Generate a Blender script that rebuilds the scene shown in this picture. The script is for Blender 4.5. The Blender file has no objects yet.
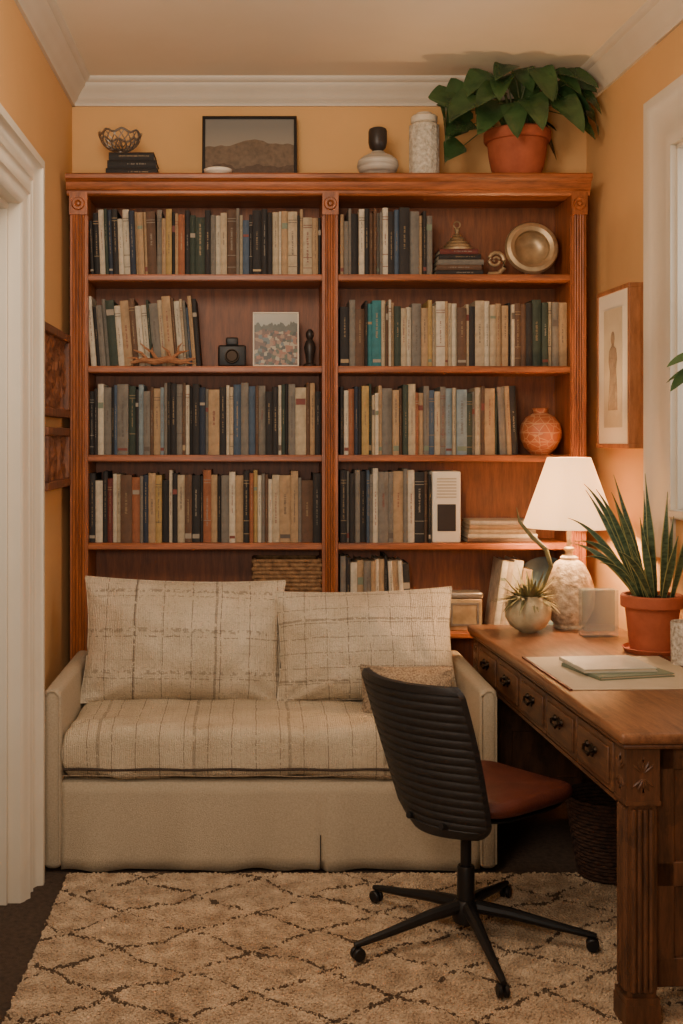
import bpy, bmesh, math, random
from mathutils import Vector, Matrix, noise
PI=math.pi
R=random.Random(11)
C=bpy.context.scene.collection
def PX(px,D): return (px-255)*D/1150.0
def PZ(py,D): return 1.4+(440-py)*D/1150.0
def s2l(v): return v/12.92 if v<=.04045 else ((v+.055)/1.055)**2.4
def col(r,g,b): return (s2l(r/255),s2l(g/255),s2l(b/255),1)
# ---------------------------------------------------------------- materials
def base_mat(name):
    m=bpy.data.materials.new(name); m.use_nodes=True
    nt=m.node_tree; return m,nt,nt.nodes['Principled BSDF']
def coords(nt,scale=(1,1,1),kind='Object'):
    tc=nt.nodes.new('ShaderNodeTexCoord'); mp=nt.nodes.new('ShaderNodeMapping')
    mp.inputs['Scale'].default_value=scale; nt.links.new(tc.outputs[kind],mp.inputs['Vector']); return mp.outputs['Vector']
def noise_n(nt,vec,scale,detail=4,rough=.55):
    n=nt.nodes.new('ShaderNodeTexNoise'); n.inputs['Scale'].default_value=scale; n.inputs['Detail'].default_value=detail
    n.inputs['Roughness'].default_value=rough
    nt.links.new(vec,n.inputs['Vector']); return n.outputs['Fac']
def ramp(nt,fac,c1,c2,p1=.3,p2=.7):
    r=nt.nodes.new('ShaderNodeValToRGB'); e=r.color_ramp.elements
    e[0].position=p1; e[0].color=c1; e[1].position=p2; e[1].color=c2
    nt.links.new(fac,r.inputs['Fac']); return r.outputs['Color']
def bump_n(nt,bsdf,fac,strength,dist=.01):
    b=nt.nodes.new('ShaderNodeBump'); b.inputs['Strength'].default_value=strength; b.inputs['Distance'].default_value=dist
    nt.links.new(fac,b.inputs['Height']); nt.links.new(b.outputs['Normal'],bsdf.inputs['Normal'])
def mixc(nt,fac,a,b):
    m=nt.nodes.new('ShaderNodeMix'); m.data_type='RGBA'
    nt.links.new(fac,m.inputs[0])
    for s,v in ((6,a),(7,b)):
        if isinstance(v,tuple): m.inputs[s].default_value=v
        else: nt.links.new(v,m.inputs[s])
    return m.outputs[2]
def math_n(nt,op,a,b=None,c=None):
    m=nt.nodes.new('ShaderNodeMath'); m.operation=op
    for i,v in enumerate((a,b,c)):
        if v is None: continue
        if isinstance(v,(int,float)): m.inputs[i].default_value=v
        else: nt.links.new(v,m.inputs[i])
    return m.outputs[0]
def M(name,c1,c2=None,scale=12,rough=.6,bump=0,bscale=80,metal=0,stretch=(1,1,1),spec=.4,detail=4):
    m,nt,b=base_mat(name); v=coords(nt,stretch)
    if c2 is None: c2=tuple(min(1,x*.78) for x in c1[:3])+(1,)
    nt.links.new(ramp(nt,noise_n(nt,v,scale,detail),c2,c1),b.inputs['Base Color'])
    b.inputs['Roughness'].default_value=rough; b.inputs['Metallic'].default_value=metal
    b.inputs['Specular IOR Level'].default_value=spec
    if bump: bump_n(nt,b,noise_n(nt,v,bscale,3),bump)
    return m
def wood(name,c1,c2,stretch,rough=.38,scale=9,wear=None):
    m,nt,b=base_mat(name); v=coords(nt,stretch)
    n=noise_n(nt,v,scale,6,.6); n2=noise_n(nt,v,scale*6,3)
    s=math_n(nt,'ADD',math_n(nt,'MULTIPLY',n,.75),math_n(nt,'MULTIPLY',n2,.25))
    c=ramp(nt,s,c2,c1,.35,.65)
    if wear: c=mixc(nt,math_n(nt,'MULTIPLY',math_n(nt,'GREATER_THAN',noise_n(nt,coords(nt),7,8,.7),.56),.4),c,wear)
    nt.links.new(c,b.inputs['Base Color'])
    b.inputs['Roughness'].default_value=rough; bump_n(nt,b,n2,.12,.004); return m
mt={}
mt['wall']=M('ochre_paint',col(224,176,116),col(217,168,108),2,.85,.08,160)
mt['ceil']=M('ceiling_paint',col(245,232,207),col(239,225,198),2,.9,.06,120)
mt['trim']=M('white_gloss_paint',col(220,208,188),col(210,197,176),3,.45,.03,60)
mt['carpet']=M('brown_carpet',col(88,70,56),col(62,48,38),60,.95,.8,300)
W1,W2=col(178,102,54),col(112,61,30)
mt['wood_v']=wood('mahogany_upright',W1,W2,(6,6,.6)); mt['wood_h']=wood('mahogany_shelf',W1,W2,(.6,6,6))
mt['wood_back']=wood('mahogany_back',col(148,86,45),col(102,57,29),(5,5,.6),.5)
mt['desk_top']=wood('desk_top_oak',col(142,98,66),col(96,61,39),(6,.6,6),.35,9,col(78,50,34))
mt['desk']=wood('desk_oak',col(108,70,45),col(60,39,26),(5,5,.8),.45,9,col(50,34,25))
mt['desk_h']=wood('desk_oak_side',col(114,75,47),col(68,44,30),(5,.7,5),.45,9,col(56,38,27))
mt['darkwood']=wood('dark_carved_wood',col(144,88,55),col(82,47,30),(6,6,2),.5)
mt['iron']=M('dark_bronze',col(48,38,30),None,30,.4,0,80,.9)
mt['black']=M('black_plastic',col(30,28,28),col(22,21,21),30,.45)
mt['blackrib']=M('black_ribbed_mesh',col(44,42,42),col(33,31,31),60,.5,.2,400)
mt['leather']=M('tan_leather',col(106,52,38),col(76,37,28),10,.5,.25,180)
mt['terra']=M('terracotta',col(184,98,66),col(150,76,50),9,.8,.15,90)
mt['soil']=M('potting_soil',col(50,36,26),None,60,.95,.8,120)
mt['leaf']=M('glossy_leaf',col(74,102,58),col(34,58,32),9,.26,.2,40,0,(1,1,1),.6)
mt['leaf_edge']=M('leaf_edge',col(146,146,92),None,20,.4)
mt['snake']=M('mottled_leaf',col(88,106,76),col(38,56,42),34,.4,0,80,0,(1,1,3))
mt['stem']=M('plant_stem',col(86,100,52),None,20,.5)
mt['dry']=M('dried_leaf',col(140,132,88),col(86,84,54),20,.7)
mt['paper']=M('page_paper',col(218,202,174),col(200,182,152),6,.85,.3,60,0,(1,1,1))
mt['cream']=M('cream_ceramic',col(226,214,192),col(200,184,158),14,.5,.2,60)
mt['bumpy']=M('bumpy_ceramic',col(230,220,200),col(176,162,140),70,.6,1.0,110)
mt['silver']=M('silver_wire',col(170,160,148),None,40,.35,0,80,.8)
mt['brass']=M('aged_brass',col(200,174,136),col(140,116,84),12,.38,0,80,.55)
mt['darkcer']=M('dark_ceramic',col(54,46,42),None,12,.4)
mt['frameblk']=M('black_frame',col(28,24,22),None,12,.4)
mt['framewd']=wood('picture_frame_wood',col(176,118,76),col(136,86,52),(6,6,1),.4)
mt['mat']=M('mount_board',col(232,221,200),col(224,211,188),4,.8)
mt['beige']=M('beige_upholstery',col(198,181,154),col(178,160,134),180,.95,.6,420)
mt['tweed']=M('brown_tweed',col(180,158,130),col(100,82,66),160,.95,.6,300)
mt['basket']=M('woven_basket',col(160,122,84),col(96,68,44),46,.85,.8,70)
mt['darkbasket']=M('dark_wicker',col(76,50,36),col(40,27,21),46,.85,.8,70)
mt['silvercase']=M('pale_grey_cover',col(196,192,176),None,10,.45)
mt['sage']=M('sage_cover',col(120,130,108),None,10,.6)
mt['blotter']=M('blotter_paper',col(196,180,152),col(184,167,140),8,.7)
mt['blue']=M('blue_glaze',col(104,132,142),col(70,94,108),10,.3)
mt['gold']=M('gilt_lettering',col(156,130,94),None,30,.5,0,80,.3)
mt['ink']=M('dark_lettering',col(100,88,78),None,30,.7)
mt['pale']=M('pale_lettering',col(158,146,128),None,30,.7)
mt['redlab']=M('red_label',col(124,62,50),None,30,.6)
mt['driftwood']=M('rust_driftwood',col(186,130,90),col(128,82,54),40,.8,.5,120,0,(1,4,4))
mt['sepia']=M('sepia_wash',col(126,104,84),col(166,144,118),24,.8)
def patterned(name,c1,c2,line,sc):
    m,nt,b=base_mat(name); v=coords(nt); vo=nt.nodes.new('ShaderNodeTexVoronoi'); vo.feature='DISTANCE_TO_EDGE'; vo.inputs['Scale'].default_value=sc
    nt.links.new(v,vo.inputs['Vector']); mk=math_n(nt,'LESS_THAN',vo.outputs['Distance'],.05)
    o=sep(nt,v); bd=linemask(nt,o[2],.036,.004,.1); mk=math_n(nt,'MAXIMUM',mk,bd)
    c=mixc(nt,math_n(nt,'MULTIPLY',mk,.62),ramp(nt,noise_n(nt,v,18),c2,c1),line)
    nt.links.new(c,b.inputs['Base Color']); b.inputs['Roughness'].default_value=.5; bump_n(nt,b,mk,.4,.003); return m
def glassy(name,c,rough=.05,a=.35):
    m,nt,b=base_mat(name); b.inputs['Base Color'].default_value=c; b.inputs['Roughness'].default_value=rough
    tr=nt.nodes.new('ShaderNodeBsdfTransparent'); mx=nt.nodes.new('ShaderNodeMixShader'); mx.inputs[0].default_value=a
    tr.inputs[0].default_value=(.9,.93,.92,1)
    nt.links.new(tr.outputs[0],mx.inputs[1]); nt.links.new(b.outputs[0],mx.inputs[2])
    nt.links.new(mx.outputs[0],nt.nodes['Material Output'].inputs[0]); return m
mt['glass']=glassy('clear_glass',col(176,186,184),.05,.26); mt['pane']=glassy('window_glass',col(220,226,226),.03,.12)
def shade_mat():
    m,nt,b=base_mat('lamp_shade_linen'); v=coords(nt)
    c=ramp(nt,noise_n(nt,v,120,3),col(248,232,204),col(255,243,220))
    d=nt.nodes.new('ShaderNodeBsdfDiffuse'); t=nt.nodes.new('ShaderNodeBsdfTranslucent'); mx=nt.nodes.new('ShaderNodeMixShader')
    nt.links.new(c,d.inputs[0]); nt.links.new(c,t.inputs[0]); mx.inputs[0].default_value=.42
    nt.links.new(d.outputs[0],mx.inputs[1]); nt.links.new(t.outputs[0],mx.inputs[2])
    e=nt.nodes.new('ShaderNodeEmission'); e.inputs[0].default_value=(1,.80,.56,1); e.inputs[1].default_value=.3
    ad=nt.nodes.new('ShaderNodeAddShader'); nt.links.new(mx.outputs[0],ad.inputs[0]); nt.links.new(e.outputs[0],ad.inputs[1])
    nt.links.new(ad.outputs[0],nt.nodes['Material Output'].inputs[0]); return m
mt['shade']=shade_mat()
def emit(name,c,s):
    m,nt,b=base_mat(name); b.inputs['Emission Color'].default_value=c; b.inputs['Emission Strength'].default_value=s; return m
mt['bulb']=emit('warm_bulb',(1,.60,.30,1),900)
def sep(nt,vec):
    s=nt.nodes.new('ShaderNodeSeparateXYZ'); nt.links.new(vec,s.inputs[0]); return s.outputs
def linemask(nt,c,period,width,phase=0,):
    f=math_n(nt,'FRACT',math_n(nt,'ADD',math_n(nt,'DIVIDE',c,period),phase+100))
    return math_n(nt,'LESS_THAN',math_n(nt,'ABSOLUTE',math_n(nt,'SUBTRACT',f,.5)),width/period/2)
mt['orangejar']=patterned('rust_glaze',col(186,108,68),col(156,82,50),col(206,158,114),34)
def stripes(name,c1,c2,lines,dark=col(88,74,64)):
    """woven cloth: lines=[(axis,period,width,phase,strength)]"""
    m,nt,b=base_mat(name); v=coords(nt); o=sep(nt,v)
    n=noise_n(nt,v,300,2); n3=noise_n(nt,v,70,3); nl=noise_n(nt,v,6,2)
    c=ramp(nt,math_n(nt,'ADD',math_n(nt,'MULTIPLY',n,.6),math_n(nt,'MULTIPLY',nl,.4)),c2,c1,.38,.62)
    wob=math_n(nt,'MULTIPLY',math_n(nt,'SUBTRACT',noise_n(nt,v,9,3),.5),.014)
    for ax,p,w,ph,st,th in lines:
        mk=linemask(nt,math_n(nt,'ADD',o[ax],wob),p,w,ph)
        mk=math_n(nt,'MULTIPLY',mk,math_n(nt,'MULTIPLY',math_n(nt,'GREATER_THAN',n3,th),st))
        c=mixc(nt,mk,c,dark)
    nt.links.new(c,b.inputs['Base Color']); b.inputs['Roughness'].default_value=.95; b.inputs['Specular IOR Level'].default_value=.15
    w1=nt.nodes.new('ShaderNodeTexWave'); w1.bands_direction='X'; w1.inputs['Scale'].default_value=48; w1.inputs['Distortion'].default_value=4; nt.links.new(v,w1.inputs['Vector'])
    bump_n(nt,b,math_n(nt,'ADD',n,math_n(nt,'ADD',math_n(nt,'MULTIPLY',n3,1.4),math_n(nt,'MULTIPLY',w1.outputs['Fac'],.5))),.75,.006); return m
cB,cD=col(228,212,187),col(199,181,153)
mt['pil1']=stripes('pillow_cloth_banded',cB,cD,[(0,.103,.003,.2,.6,.42),(0,.021,.002,.2,.22,.5),(0,.29,.009,.1,.48,.4),(2,.145,.014,.3,.40,.52),(2,.145,.004,.45,.45,.5),(2,.0275,.004,.2,.2,.53)])
mt['pil2']=stripes('pillow_cloth_checked',cB,cD,[(0,.076,.0035,.3,.45,.44),(0,.022,.002,.3,.22,.5),(2,.052,.0035,.1,.45,.44),(2,.016,.002,.1,.15,.5),(2,.21,.008,.1,.45,.44)])
mt['seatcloth']=stripes('seat_cloth_striped',col(220,202,173),col(190,170,141),[(0,.078,.0035,.1,.55,.42),(0,.0195,.002,.4,.25,.5),(0,.31,.011,.3,.38,.4),(2,.095,.005,.1,.22,.52)])
mt['trimband']=stripes('dark_band_cloth',col(92,78,68),col(66,56,50),[])
def rug_mat():
    m,nt,b=base_mat('shag_wool'); v=coords(nt); o=sep(nt,v)
    wx=math_n(nt,'MULTIPLY',math_n(nt,'SUBTRACT',noise_n(nt,v,4,4),.5),.15)
    wy=math_n(nt,'MULTIPLY',math_n(nt,'SUBTRACT',noise_n(nt,coords(nt,(1.3,.8,1)),5,4),.5),.15)
    x=math_n(nt,'ADD',o[0],wx); y=math_n(nt,'ADD',o[1],wy)
    a=math_n(nt,'DIVIDE',x,.36); c_=math_n(nt,'DIVIDE',y,.25)
    def ln(q): return math_n(nt,'LESS_THAN',math_n(nt,'ABSOLUTE',math_n(nt,'SUBTRACT',math_n(nt,'FRACT',math_n(nt,'ADD',q,50)),.5)),.031)
    mk=math_n(nt,'MAXIMUM',ln(math_n(nt,'ADD',a,c_)),ln(math_n(nt,'SUBTRACT',a,c_)))
    mk=math_n(nt,'MULTIPLY',mk,math_n(nt,'GREATER_THAN',noise_n(nt,v,42,2),.45))
    mk=math_n(nt,'MAXIMUM',mk,math_n(nt,'MULTIPLY',math_n(nt,'GREATER_THAN',noise_n(nt,v,70,2),.66),.45))
    c=mixc(nt,math_n(nt,'MULTIPLY',mk,.84),ramp(nt,noise_n(nt,v,16,6),col(156,132,107),col(206,182,153)),col(58,43,35))
    nt.links.new(c,b.inputs['Base Color']); b.inputs['Roughness'].default_value=1; b.inputs['Specular IOR Level'].default_value=.1
    return m
mt['rug']=rug_mat()
def print_mat(name,sky1,sky2,zlo,zhi,layers,town=None):
    m,nt,b=base_mat(name); v=coords(nt); o=sep(nt,v)
    g=math_n(nt,'DIVIDE',math_n(nt,'SUBTRACT',o[2],zlo),zhi-zlo); c=ramp(nt,g,sky1,sky2,0,1)
    for i,(bz,amp,sc,cc) in enumerate(layers):
        cb=nt.nodes.new('ShaderNodeCombineXYZ'); nt.links.new(o[0],cb.inputs[0]); nt.links.new(o[1],cb.inputs[2]); cb.inputs[1].default_value=i*3.7+.4
        h=math_n(nt,'ADD',math_n(nt,'MULTIPLY',noise_n(nt,cb.outputs[0],sc,3),amp),bz)
        tex=ramp(nt,noise_n(nt,v,60,3),tuple(x*.6 for x in cc[:3])+(1,),cc)
        c=mixc(nt,math_n(nt,'LESS_THAN',o[2],h),c,tex)
    if town:
        vo=nt.nodes.new('ShaderNodeTexVoronoi'); vo.inputs['Scale'].default_value=70; vo.distance='CHEBYCHEV'; nt.links.new(v,vo.inputs['Vector'])
        s=nt.nodes.new('ShaderNodeSeparateColor'); nt.links.new(vo.outputs['Color'],s.inputs[0])
        r=nt.nodes.new('ShaderNodeValToRGB'); r.color_ramp.interpolation='CONSTANT'; e=r.color_ramp.elements
        cs=[col(50,50,40),col(140,92,64),col(160,146,120),col(70,78,54),col(96,66,48),col(88,98,96),col(140,108,80)]
        e[0].position=0; e[0].color=cs[0]; e[1].position=.14; e[1].color=cs[1]
        for k,cc in enumerate(cs[2:]): q=e.new(.28+.14*k); q.color=cc
        nt.links.new(s.outputs[0],r.inputs['Fac'])
        c=mixc(nt,math_n(nt,'LESS_THAN',o[2],math_n(nt,'ADD',math_n(nt,'MULTIPLY',noise_n(nt,v,14,3),.08),town)),c,r.outputs['Color'])
    nt.links.new(c,b.inputs['Base Color']); b.inputs['Roughness'].default_value=.4; return m
# ---------------------------------------------------------------- mesh helpers
def box(bm,x0,x1,y0,y1,z0,z1):
    v=[bm.verts.new((x,y,z)) for x in (x0,x1) for y in (y0,y1) for z in (z0,z1)]
    for f in ((0,1,3,2),(4,6,7,5),(0,4,5,1),(2,3,7,6),(0,2,6,4),(1,5,7,3)): bm.faces.new([v[i] for i in f])
def BOX(*a):
    bm=bmesh.new(); box(bm,*a); return bm
def rbox(x0,x1,y0,y1,z0,z1,r=.02,seg=3):
    bm=BOX(x0,x1,y0,y1,z0,z1)
    bmesh.ops.bevel(bm,geom=bm.edges[:],offset=r,segments=seg,profile=.5,affect='EDGES'); return bm
def prism(bm,pts,vec):
    vec=Vector(vec); a=[bm.verts.new(p) for p in pts]; b=[bm.verts.new(Vector(p)+vec) for p in pts]
    n=len(a); bm.faces.new(a); bm.faces.new(b[::-1])
    for i in range(n): bm.faces.new((a[i],b[i],b[(i+1)%n],a[(i+1)%n]))
def lathe(bm,prof,seg=32,mat=None,mi=0):
    mat=mat or Matrix(); rings=[]
    for r,z in prof:
        if r<1e-6: rings.append([bm.verts.new(mat@Vector((0,0,z)))])
        else: rings.append([bm.verts.new(mat@Vector((r*math.cos(2*PI*k/seg),r*math.sin(2*PI*k/seg),z))) for k in range(seg)])
    for a,b in zip(rings,rings[1:]):
        for k in range(seg):
            k2=(k+1)%seg
            if len(a)==1 and len(b)==1: continue
            if len(a)==1: f=bm.faces.new((a[0],b[k],b[k2]))
            elif len(b)==1: f=bm.faces.new((a[k],b[0],a[k2]))
            else: f=bm.faces.new((a[k],b[k],b[k2],a[k2]))
            f.material_index=mi
def tube(bm,pts,rad,seg=8,mi=0):
    pts=[Vector(p) for p in pts]; n=len(pts)
    if not isinstance(rad,(list,tuple)): rad=[rad]*n
    rings=[]
    for i,p in enumerate(pts):
        d=(pts[min(i+1,n-1)]-pts[max(i-1,0)]).normalized()
        a=d.cross(Vector((0,0,1)));
        if a.length<.05: a=d.cross(Vector((1,0,0)))
        a.normalize(); b=d.cross(a)
        rings.append([bm.verts.new(p+(a*math.cos(2*PI*k/seg)+b*math.sin(2*PI*k/seg))*rad[i]) for k in range(seg)])
    for a,b in zip(rings,rings[1:]):
        for k in range(seg): bm.faces.new((a[k],a[(k+1)%seg],b[(k+1)%seg],b[k])).material_index=mi
    bm.faces.new(rings[0][::-1]); bm.faces.new(rings[-1])
def LATHE(prof,seg=32,mat=None):
    bm=bmesh.new(); lathe(bm,prof,seg,mat); return bm
def TUBE(pts,rad,seg=8):
    bm=bmesh.new(); tube(bm,pts,rad,seg); return bm
def pillow(w,h,T,n=2.4,p=2,pinch=.07,N=30,wr=.006,seed=0):
    bm=bmesh.new(); F={};B={}
    for i in range(N+1):
        for j in range(N+1):
            u=math.sin((i/N*2-1)*PI/2); v=math.sin((j/N*2-1)*PI/2)
            x=w/2*u*(1-pinch*(1-v*v)*abs(u)**3); z=h/2*v*(1-pinch*(1-u*u)*abs(v)**3)
            t=T/2*max(0,(1-abs(u)**n)*(1-abs(v)**n))**(1/p)
            k=noise.noise(Vector((x*6,z*6,seed)))*wr+noise.noise(Vector((x*15,z*15,seed+5)))*wr*.6
            cr=math.sin((abs(u)-abs(v))*16+seed)*math.exp(-((1-abs(u))**2+(1-abs(v))**2)*5)*wr*.9
            k=(k+cr)*min(1,t/(T/2)*1.5)
            if i in(0,N) or j in(0,N):
                q=bm.verts.new((x,0,z)); F[i,j]=B[i,j]=q
            else:
                F[i,j]=bm.verts.new((x,-t+k,z)); B[i,j]=bm.verts.new((x,t-k,z))
    for i in range(N):
        for j in range(N):
            for S in (F,B):
                q=[S[i,j],S[i+1,j],S[i+1,j+1],S[i,j+1]]
                try: bm.faces.new(q if S is F else q[::-1])
                except ValueError: pass
    return bm
def blade(bm,base,d,up,L,W,prof,droop=.3,fold=.15,n=9,edge=0,clamp=None,twist=0):
    base=Vector(base); d=Vector(d).normalized(); up=Vector(up)
    side=d.cross(up).normalized(); up=side.cross(d).normalized(); rows=[]
    for i in range(n+1):
        s=i/n; c=base+d*L*s+Vector((0,0,-droop*L*s*s)); w=max(.0008,W*prof(s)/2)
        sd=side*math.cos(twist*s)+up*math.sin(twist*s); u2=up*math.cos(twist*s)-side*math.sin(twist*s)
        row=[]
        for q in (-1,-.8,0,.8,1):
            p=c+sd*w*q+u2*fold*w*abs(q)
            if clamp: p=clamp(p)
            row.append(bm.verts.new(p))
        rows.append(row)
    for a,b in zip(rows,rows[1:]):
        for k in range(4):
            f=bm.faces.new((a[k],a[k+1],b[k+1],b[k])); f.material_index=edge if k in(0,3) else 0
def obj(name,bm,mat,parent=None,smooth=35,bevel=0,loc=None,rot=None,w=False,solid=0,recalc=True):
    if recalc: bmesh.ops.recalc_face_normals(bm,faces=bm.faces[:])
    if w and parent: bmesh.ops.translate(bm,verts=bm.verts[:],vec=-parent.location)
    if w and not parent and loc: bmesh.ops.translate(bm,verts=bm.verts[:],vec=-Vector(loc))
    me=bpy.data.meshes.new(name); bm.to_mesh(me); bm.free()
    for m in (mat if isinstance(mat,(list,tuple)) else [mat]): me.materials.append(mt[m] if isinstance(m,str) else m)
    if smooth:
        for p in me.polygons: p.use_smooth=True
        me.set_sharp_from_angle(angle=math.radians(smooth))
    o=bpy.data.objects.new(name,me); C.objects.link(o)
    if parent: o.parent=parent
    if loc: o.location=loc
    if rot: o.rotation_euler=rot
    if solid:
        s=o.modifiers.new('thick','SOLIDIFY'); s.thickness=solid; s.offset=0
    if bevel:
        b=o.modifiers.new('edge','BEVEL'); b.width=bevel; b.segments=2; b.limit_method='ANGLE'
    return o
def tag(o,label,cat,group=None):
    o['label']=label; o['category']=cat
    if group: o['group']=group
    return o
def thing(name,label,cat,loc,rotz=0,group=None):
    o=bpy.data.objects.new(name,None); C.objects.link(o); o.location=loc; o.rotation_euler=(0,0,rotz); o.empty_display_size=.1
    return tag(o,label,cat,group)
def struct(name,bm,mat,**k):
    o=obj(name,bm,mat,**k); o['kind']='structure'; return o
# ---------------------------------------------------------------- room
SL=.042; AL=math.atan(SL); WR=(1.36,4.72,0)
CZ=2.87
struct('floor',BOX(-1.6,2.2,-1,4.9,-.1,0),'carpet')
struct('ceiling',BOX(-1.6,2.2,-1,4.9,CZ,CZ+.1),'ceil')
struct('wall_back',BOX(-1.0,1.6,4.72,4.84,0,CZ),'wall')
bm=bmesh.new(); box(bm,-.95,-.75,3.475,4.72,0,CZ); box(bm,-.95,-.75,2.5,3.475,2.115,CZ); box(bm,-.95,-.75,-1,2.5,0,CZ)
struct('wall_left',bm,'wall')
bm=bmesh.new()
box(bm,0,.16,-.90,0,0,CZ); box(bm,0,.16,-5.7,-2.0,0,CZ); box(bm,0,.16,-2.0,-.90,0,1.17); box(bm,0,.16,-2.0,-.90,2.38,CZ)
struct('wall_right',bm,'wall',loc=WR,rot=(0,0,AL))
prof=[(0,-.102),(.012,-.102),(.014,-.09),(.024,-.084),(.032,-.068),(.046,-.048),(.060,-.036),(.064,-.022),(.074,-.018),(.084,-.008),(.084,0),(0,0)]
bm=bmesh.new(); prism(bm,[(-.75+p,-1,CZ+z) for p,z in prof],(0,5.72,0)); struct('trim_1',bm,'trim',smooth=50)
bm=bmesh.new(); prism(bm,[(-.75,4.72-p,CZ+z) for p,z in prof],(2.11,0,0)); struct('trim_2',bm,'trim',smooth=50)
bm=bmesh.new(); prism(bm,[(-p,0,CZ+z) for p,z in prof],(0,-5.7,0)); struct('trim_3',bm,'trim',smooth=50,loc=WR,rot=(0,0,AL))
bm=BOX(-.75,-.735,3.64,4.72,0,.16); box(bm,-.75,-.728,3.64,4.72,0,.13); struct('baseboard_left',bm,'trim')
struct('baseboard_right',BOX(-.016,0,-5.7,0,0,.16),'trim',loc=WR,rot=(0,0,AL))
# door casing (left), mitred corners
bm=bmesh.new()
pr=[(0,0),(0,.165),(.085,.165),(.085,.14),(.066,.134),(.058,.12),(.055,.10),(.062,.092),(.055,.084),(.055,.046),(.064,.038),(.055,.028),(.05,.012),(.04,0)]
path=[lambda q:(3.475+q,0),lambda q:(3.475+q,2.115+q),lambda q:(2.5-q,2.115+q),lambda q:(2.5-q,0)]
rg_=[[bm.verts.new((-.75+p,f(q)[0],f(q)[1])) for p,q in pr] for f in path]
for a,b in zip(rg_,rg_[1:]):
    for k in range(len(pr)): k2=(k+1)%len(pr); bm.faces.new((a[k],b[k],b[k2],a[k2]))
bm.faces.new(rg_[0]); bm.faces.new(rg_[-1][::-1])
dr=struct('door_1',bm,'trim',smooth=50)
bm=bmesh.new(); box(bm,-.955,-.745,3.455,3.475,0,2.115); box(bm,-.955,-.745,2.5,3.46,2.095,2.115); box(bm,-.86,-.84,3.44,3.455,0,2.1)
obj('door_jamb',bm,'trim',dr,bevel=.003)
bm=bmesh.new(); box(bm,-1.66,-.957,3.41,3.45,0,2.09)
for z0,z1 in ((.15,.9),(1.05,1.95)): box(bm,-1.58,-1.07,3.402,3.412,z0,z1)
obj('door_leaf',bm,'trim',dr,bevel=.004)
# window (right)
bm=bmesh.new()
pw=[(0,0),(.018,0),(.018,.02),(.022,.04),(.018,.06),(.018,.13),(.026,.15),(.036,.165),(.036,.19),(0,.19)]
path=[lambda q:(-.90+q,1.0),lambda q:(-.90+q,2.38+q),lambda q:(-2.0-q,2.38+q),lambda q:(-2.0-q,1.0)]
rg_=[[bm.verts.new((-p,f(q)[0],f(q)[1])) for p,q in pw] for f in path]
for a,b in zip(rg_,rg_[1:]):
    for k in range(len(pw)): k2=(k+1)%len(pw); bm.faces.new((a[k],b[k],b[k2],a[k2]))
bm.faces.new(rg_[0]); bm.faces.new(rg_[-1][::-1])
wn=struct('window_1',bm,'trim',smooth=40,loc=WR,rot=(0,0,AL))
obj('window_sill',BOX(-.03,.16,-2.0,-.90,1.14,1.17),'trim',wn,bevel=.006)
bm=bmesh.new(); box(bm,.0,.16,-.915,-.898,1.17,2.38); box(bm,0,.16,-2.0,-.90,2.365,2.385); box(bm,.0,.16,-2.002,-1.985,1.17,2.38)
obj('window_reveal',bm,'trim',wn)
bm=bmesh.new()
for t in (.915,1.42,1.93): box(bm,.09,.125,-t-.05,-t,1.17,2.37)
for z in (1.17,1.76,2.31): box(bm,.09,.125,-1.98,-.92,z,z+.05)
obj('window_frame',bm,'trim',wn,bevel=.004)
obj('window_pane',BOX(.104,.108,-1.97,-.93,1.18,2.36),'pane',wn)
# ---------------------------------------------------------------- bookcase
TOP=2.424; DF=4.457
bc=thing('bookcase','tall reddish brown wooden bookcase with fluted posts and moulded cornice across back wall','bookcase',(.283,4.58,0))
def reed(x0,x1,z0,z1,yf):
    pts=[]; n=4; m=.008; wv=(x1-x0-2*m)/n
    pts.append((x0,yf+.012,z0)); pts.append((x0,yf,z0)); pts.append((x0+m,yf,z0))
    for i in range(n):
        for k in range(0,7):
            a=PI*k/6; pts.append((x0+m+wv*(i+.5)-math.cos(a)*wv*.46,yf+.001-math.sin(a)*.008,z0))
    pts+= [(x1-m,yf,z0),(x1,yf,z0),(x1,yf+.012,z0)]
    b=bmesh.new(); prism(b,pts,(0,0,z1-z0)); return b
posts=[(-.717,-.647),(.26,.322),(1.221,1.283)]
for i,(a,b) in enumerate(posts):
    obj('upright',BOX(a,b,DF,4.70,.1,2.36),'wood_v',bc,w=True)
    obj('fluted_pilaster',reed(a+.003,b-.003,.12,2.27,DF-.012),'wood_v',bc,w=True)
    bm=BOX(a,b,DF-.022,DF,2.27,2.357); mm=Matrix.Translation(((a+b)/2,DF-.022,2.312))@Matrix.Rotation(PI/2,4,'X')
    lathe(bm,[(0,.010),(.006,.009),(.009,.003),(.014,.008),(.022,.008),(.026,.0),(.026,-.001)],20,mm)
    obj('rosette_block',bm,'wood_v',bc,w=True)
cp=[(4.69,2.345),(4.445,2.345),(4.438,2.352),(4.438,2.362),(4.430,2.366),(4.424,2.378),(4.420,2.392),(4.410,2.398),(4.402,2.404),(4.402,2.418),(4.408,TOP),(4.69,TOP)]
bm=bmesh.new(); prism(bm,[(-.727,y,z) for y,z in cp],(2.02,0,0)); obj('cornice',bm,'wood_h',bc,w=True)
SZ=[2.043,1.687,1.342,1.0,.656,.33,.12]
for z in SZ:
    for a,b in ((-.647,.26),(.322,1.221)):
        bm=BOX(a,b,DF+.003,4.69,z-.027,z); box(bm,a,b,DF-.003,DF+.004,z-.024,z-.004)
        obj('shelf',bm,'wood_h',bc,w=True,bevel=.002)
obj('back_panel',BOX(-.70,1.27,4.69,4.70,.1,2.36),'wood_back',bc,w=True)
obj('plinth',BOX(-.717,1.283,DF-.01,4.70,.0,.1),'wood_h',bc,w=True,bevel=.004)
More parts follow.
